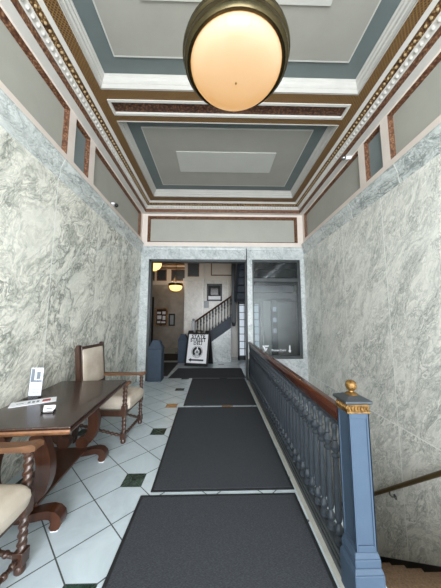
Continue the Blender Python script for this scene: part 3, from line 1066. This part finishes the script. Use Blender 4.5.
text('DELI', .13, 'lettering', M['ink'], sg, T(0, .655), .0015, sx=.95, spacing=1.15)
em = MB()
def annulus(mb, r0, r1, cx, cz, y0, y1, a0=0, a1=2 * PI, n=36, mi=0):
    full = abs(a1 - a0 - 2 * PI) < 1e-6
    for k in range(n):
        t0, t1 = a0 + (a1 - a0) * k / n, a0 + (a1 - a0) * (k + 1) / n
        pts = [(cx + r * math.cos(t), cz + r * math.sin(t)) for r, t in ((r0, t0), (r1, t0), (r1, t1), (r0, t1))]
        mb.prism(pts, lambda x, z, y: (x, y, z), y0, y1, mi, False, fc)
annulus(em, .168, .176, 0, .41, -.007, -.004)
annulus(em, .14, .15, 0, .41, -.007, -.004)
annulus(em, .075, .14, 0, .41, -.0065, -.004, R(100), R(235), 20)
annulus(em, .075, .14, 0, .41, -.0065, -.004, R(-55), R(80), 20)
em.prism([(-.05, .36), (.05, .36), (.045, .43), (.0, .46), (-.045, .43)], lambda x, z, y: (x, y, z), -.007, -.004, 1, False, fc)
em.prism([(-.1, .3), (.1, .3), (.08, .33), (-.08, .33)], lambda x, z, y: (x, y, z), -.007, -.004, 1, False, fc)
em.build('emblem', [M['ink'], M['grey_ink']], sg)
MB().prism([(-.25, .17), (-.17, .225), (-.17, .193), (.22, .193), (.22, .147), (-.17, .147), (-.17, .115)], lambda x, z, y: (x, y, z), -.007, -.004, 0, False, fc).build('arrow', M['ink'], sg)

# ------------------------------------------------------------------ refectory table
TB = thing('refectory_table', 'dark polished wooden trestle table against the left marble wall', 'table', (-1.285, 2.148, 0), R(4))
tw, tl, th = .343, .59, .70
b = MB()
b.box(-tw, tw, -tl, tl, th - .018, th)
b.build('tabletop', M['table_top'], TB, .006)
b = MB()
ep = [(0, th - .019), (.004, th - .03), (-.004, th - .045), (-.02, th - .056)]
def edge_loop(mb, prof):
    for (d0, z0), (d1, z1) in zip(prof, prof[1:]):
        c4 = lambda d, z: [(-tw - d, -tl - d, z), (tw + d, -tl - d, z), (tw + d, tl + d, z), (-tw - d, tl + d, z)]
        A, B_ = c4(d0, z0), c4(d1, z1)
        for k in range(4):
            mb.quad(A[k], A[(k + 1) % 4], B_[(k + 1) % 4], B_[k])
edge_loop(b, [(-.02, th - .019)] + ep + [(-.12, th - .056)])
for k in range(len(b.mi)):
    b.mi[k] = k % 2  # ends lighter, long sides darker: daylight on the ends put into the wood colour
b.build('edge_moulding', [M['table_edge_lit'], M['table_wood']], TB)
b = MB()
b.box(-.24, .24, -.45, .45, th - .10, th - .056)
b.build('apron', M['table_wood'], TB, .004)
def scurve(side):
    # centreline of one lyre member in (x,z), with half widths
    c = [(.10, .60, .045), (.135, .54, .045), (.165, .46, .046), (.178, .38, .048), (.175, .31, .048), (.155, .245, .044), (.12, .195, .04)]
    Lp, Rp = [], []
    for i, (x, z, w) in enumerate(c):
        x1, z1 = c[min(i + 1, len(c) - 1)][:2]
        x0, z0 = c[max(i - 1, 0)][:2]
        dx, dz = x1 - x0, z1 - z0
        l = math.hypot(dx, dz)
        nx, nz = -dz / l, dx / l
        Lp.append((side * (x + nx * w), z + nz * w))
        Rp.append((side * (x - nx * w), z - nz * w))
    return Lp + Rp[::-1]
def smooth_poly(p, it=2):
    for _ in range(it):
        q = []
        for i in range(len(p)):
            a, c = p[i], p[(i + 1) % len(p)]
            q += [(a[0] * .75 + c[0] * .25, a[1] * .75 + c[1] * .25), (a[0] * .25 + c[0] * .75, a[1] * .25 + c[1] * .75)]
        p = q
    return p
XZ = lambda x, z, y: (x, y, z)
TX = -.055
XZ = lambda x, z, y: (x + TX, y, z)
for yy in (-.415, .34):
    for side in (1, -1):
        m = MB().prism(smooth_poly(scurve(side)), XZ, yy - .033, yy + .033, 0, True)
        m.prism([(side * .085 + .058 * math.cos(2 * PI * k / 24), .185 + .058 * math.sin(2 * PI * k / 24)) for k in range(24)], XZ, yy - .038, yy + .038, 0, True)
        m.build('lyre_support', M['table_wood'], TB, .006)
    ft = [(0, .10), (.10, .11), (.17, .125), (.23, .13), (.275, .118), (.305, .09), (.315, .05), (.305, .02), (.285, .008), (.255, .008), (.24, .03), (.25, .055), (.24, .075), (.21, .08), (.15, .07), (.08, .062), (0, .06)]
    full = ft + [(-x, z) for x, z in ft[::-1][1:-1]]
    f_ = MB().prism(full, XZ, yy - .04, yy + .04, 0, True)
    f_.build('scroll_foot', M['table_wood'], TB, .006)
    for s_ in (1, -1):
        MB().box(TX + s_ * .27 - .022, TX + s_ * .27 + .022, yy - .034, yy + .034, 0, .012).build('glide', M['white_paper'], TB, label='pale foot glide')
XZ = lambda x, z, y: (x, y, z)
MB().box(-.13 + TX, .13 + TX, -.40, .325, .118, .142).build('stretcher_shelf', M['table_wood'], TB, .006)

# ------------------------------------------------------------------ armchairs (facing +x)
def twist_fn(k):
    return lambda a, z: 1 + .22 * math.cos(2 * a - k * z)
def make_chair(label):
    t = thing('armchair', label, 'chair', (0, 0, 0), 0, 'carved wooden armchairs')
    hw = .255
    for s_ in (1, -1):
        y = s_ * hw
        # front leg: block, turned barley twist, block, twist arm support
        m = MB()
        prof_lo = [(.02, 0), (.027, .01), (.028, .03), (.022, .045)]
        m.lathe(prof_lo, 12, (.25, y, 0))
        m.box(.222, .278, y - .028, y + .028, .045, .115)
        N = 48
        m.lathe([(.021, .115 + .175 * k / N) for k in range(N + 1)], 14, (.25, y, 0), 0, twist_fn(140), True)
        m.box(.222, .278, y - .028, y + .028, .29, .40)
        m.lathe([(.022, .40 + .215 * k / N) for k in range(N + 1)], 14, (.25, y, 0), 0, twist_fn(140), True)
        m.box(.226, .274, y - .024, y + .024, .612, .632)
        m.build('front_leg', M['chair_wood'], t, .003)
        # back leg and back post in one raked piece
        pts = [(-.29, 0), (-.255, .25), (-.25, .43), (-.262, .6), (-.30, 1.03), (-.305, 1.065), (-.335, 1.07), (-.352, 1.03), (-.312, .6), (-.30, .43), (-.305, .25), (-.335, 0)]
        m = MB().prism(pts, XZ, y - .024, y + .024)
        m.build('back_post', M['chair_wood'], t, .004)
        a_ = [(-.29, .615), (-.29, .655), (.10, .652), (.20, .655), (.285, .668), (.305, .658), (.305, .634), (.28, .628), (.10, .622)]
        MB().prism(a_, XZ, y - .034, y + .034).build('arm', M['arm_wood'], t, .008)
        m = MB().tube([(-.28, y, .19), (.22, y, .08)], .013, 8)
        for k in range(9):
            q = .1 + .1 * k
            m.ball((-.28 + .5 * q, y, .19 - .11 * q), .019, 8, 6)
        m.build('side_stretcher', M['chair_wood'], t)
    m = MB()
    m.box(.215, .25, -.23, .23, .29, .35)
    m.box(-.295, -.26, -.23, .23, .285, .35)
    m.box(-.262, .237, -.272, -.245, .285, .35)
    m.box(-.262, .237, .245, .272, .285, .35)
    m.build('seat_frame', M['chair_wood'], t, .004)
    MB().cushion(-.265, .302, -.226, .226, .325, .488, 16, 10.0, pw=3.6).build('seat', M['cloth'], t)
    bx = Matrix.Translation((-.283, 0, .80)) @ Matrix.Rotation(R(-5.2), 4, 'Y')
    bp_ = MB().cushion(-.22, .22, -.23, .23, -.032, .032, 12, 8.0, 0, bx @ Matrix.Rotation(R(90), 4, 'Y'))
    bp_.build('back_pad', M['cloth'], t)
    MB().box(-.014, .01, -.235, .235, -.25, .25, 0, bx).build('back_frame', M['chair_wood'], t, .004)
    fs = MB().tube([(.25, -.23, .08), (.25, .23, .08)], .012, 8)
    for k in range(9):
        fs.ball((.25, -.2 + .05 * k, .08), .019, 8, 6)
    fs.build('front_stretcher', M['chair_wood'], t)
    return t
ch = make_chair('cream upholstered wooden armchair beyond the far end of the table')
ch.location = (-1.255, 3.095, 0)
ch.rotation_euler = (0, 0, R(-3))
dup(ch, (-1.305, 1.212, 0), R(0), 'cream upholstered wooden armchair in the near left corner, partly cut off')

# ------------------------------------------------------------------ things on the table
lh = thing('leaflet_stand', 'clear stand holding a white leaflet on the table by the wall', 'leaflet', (-1.555, 2.165, th), R(3))
lx = Matrix.Rotation(R(-4), 4, 'X')
MB().box(-.052, .052, -.001, .001, .012, .245, 0, lx).build('leaflet', M['white_paper'], lh)
MB().box(-.046, -.018, -.0018, -.001, .125, .235, 0, lx).box(-.018, .046, -.0018, -.001, .125, .14, 0, lx).box(.0, .03, -.0018, -.001, .15, .21, 0, lx).build('printed_photo', M['grey_ink'], lh)
k = MB()
for i in range(4):
    k.box(-.035, .035 - .008 * (i % 2), -.0018, -.001, .035 + .013 * i, .038 + .013 * i, 0, lx)
k.build('printed_lines', M['grey_ink'], lh)
k = MB().box(-.055, .055, -.0035, -.0015, .006, .245, 0, lx).box(-.055, .055, .0015, .0035, .006, .245, 0, lx)
k.box(-.055, .055, -.05, .05, 0, .004)
k.build('acrylic_holder', M['acrylic'], lh)
br_ = thing('brochure', 'white folded brochure with red print lying flat on the table', 'brochure', (-1.46, 2.035, th + .001), R(31))
MB().box(-.15, .15, -.064, .064, 0, .003).build('sheet', M['white_paper'], br_)
MB().box(.055, .11, -.03, .03, .003, .0036).build('red_print', M['red_ink'], br_)
k = MB()
for i in range(3):
    k.box(-.04 + .028 * i, -.022 + .028 * i, -.025, .025, .003, .0036)
k.box(-.11, -.065, -.008, .004, .003, .0036)
k.build('grey_print', M['grey_ink'], br_)
ck = thing('card_holder', 'small clear business card holder near the table front corner', 'card holder', (-1.20, 1.825, th), R(12))
k = MB().box(-.04, .04, -.03, .03, 0, .005).box(-.04, .04, .015, .018, .005, .04).box(-.04, -.037, -.025, .018, .005, .02).box(.037, .04, -.025, .018, .005, .02)
k.build('holder', M['acrylic'], ck)
MB().box(-.036, .036, -.002, .012, .006, .045, 0, Matrix.Rotation(R(-20), 4, 'X')).build('cards', M['white_paper'], ck)
MB().box(-.02, .02, -.003, -.002, .018, .03, 0, Matrix.Rotation(R(-20), 4, 'X')).build('card_print', M['grey_ink'], ck)

# ------------------------------------------------------------------ security cameras
sc = thing('security_camera', 'small black security camera on the left marble cap', 'camera', (XL + .005, 3.86, 3.31))
MB().box(-.005, .05, -.04, .04, -.012, .012).build('mount', M['white_paper'], sc, .004)
MB().ball((.07, 0, -.02), .032, 14, 10).build('dome', M['black'], sc)
s2_ = thing('security_camera', 'silver security camera high on the right wall below the cornice', 'camera', (XR, 3.42, 3.90))
MB().tube([(0, 0, 0), (-.09, 0, -.01)], .025, 12).build('mount', M['white_paper'], s2_)
MB().ball((-.12, -.01, -.012), .036, 14, 10).build('body', M['steel'], s2_)
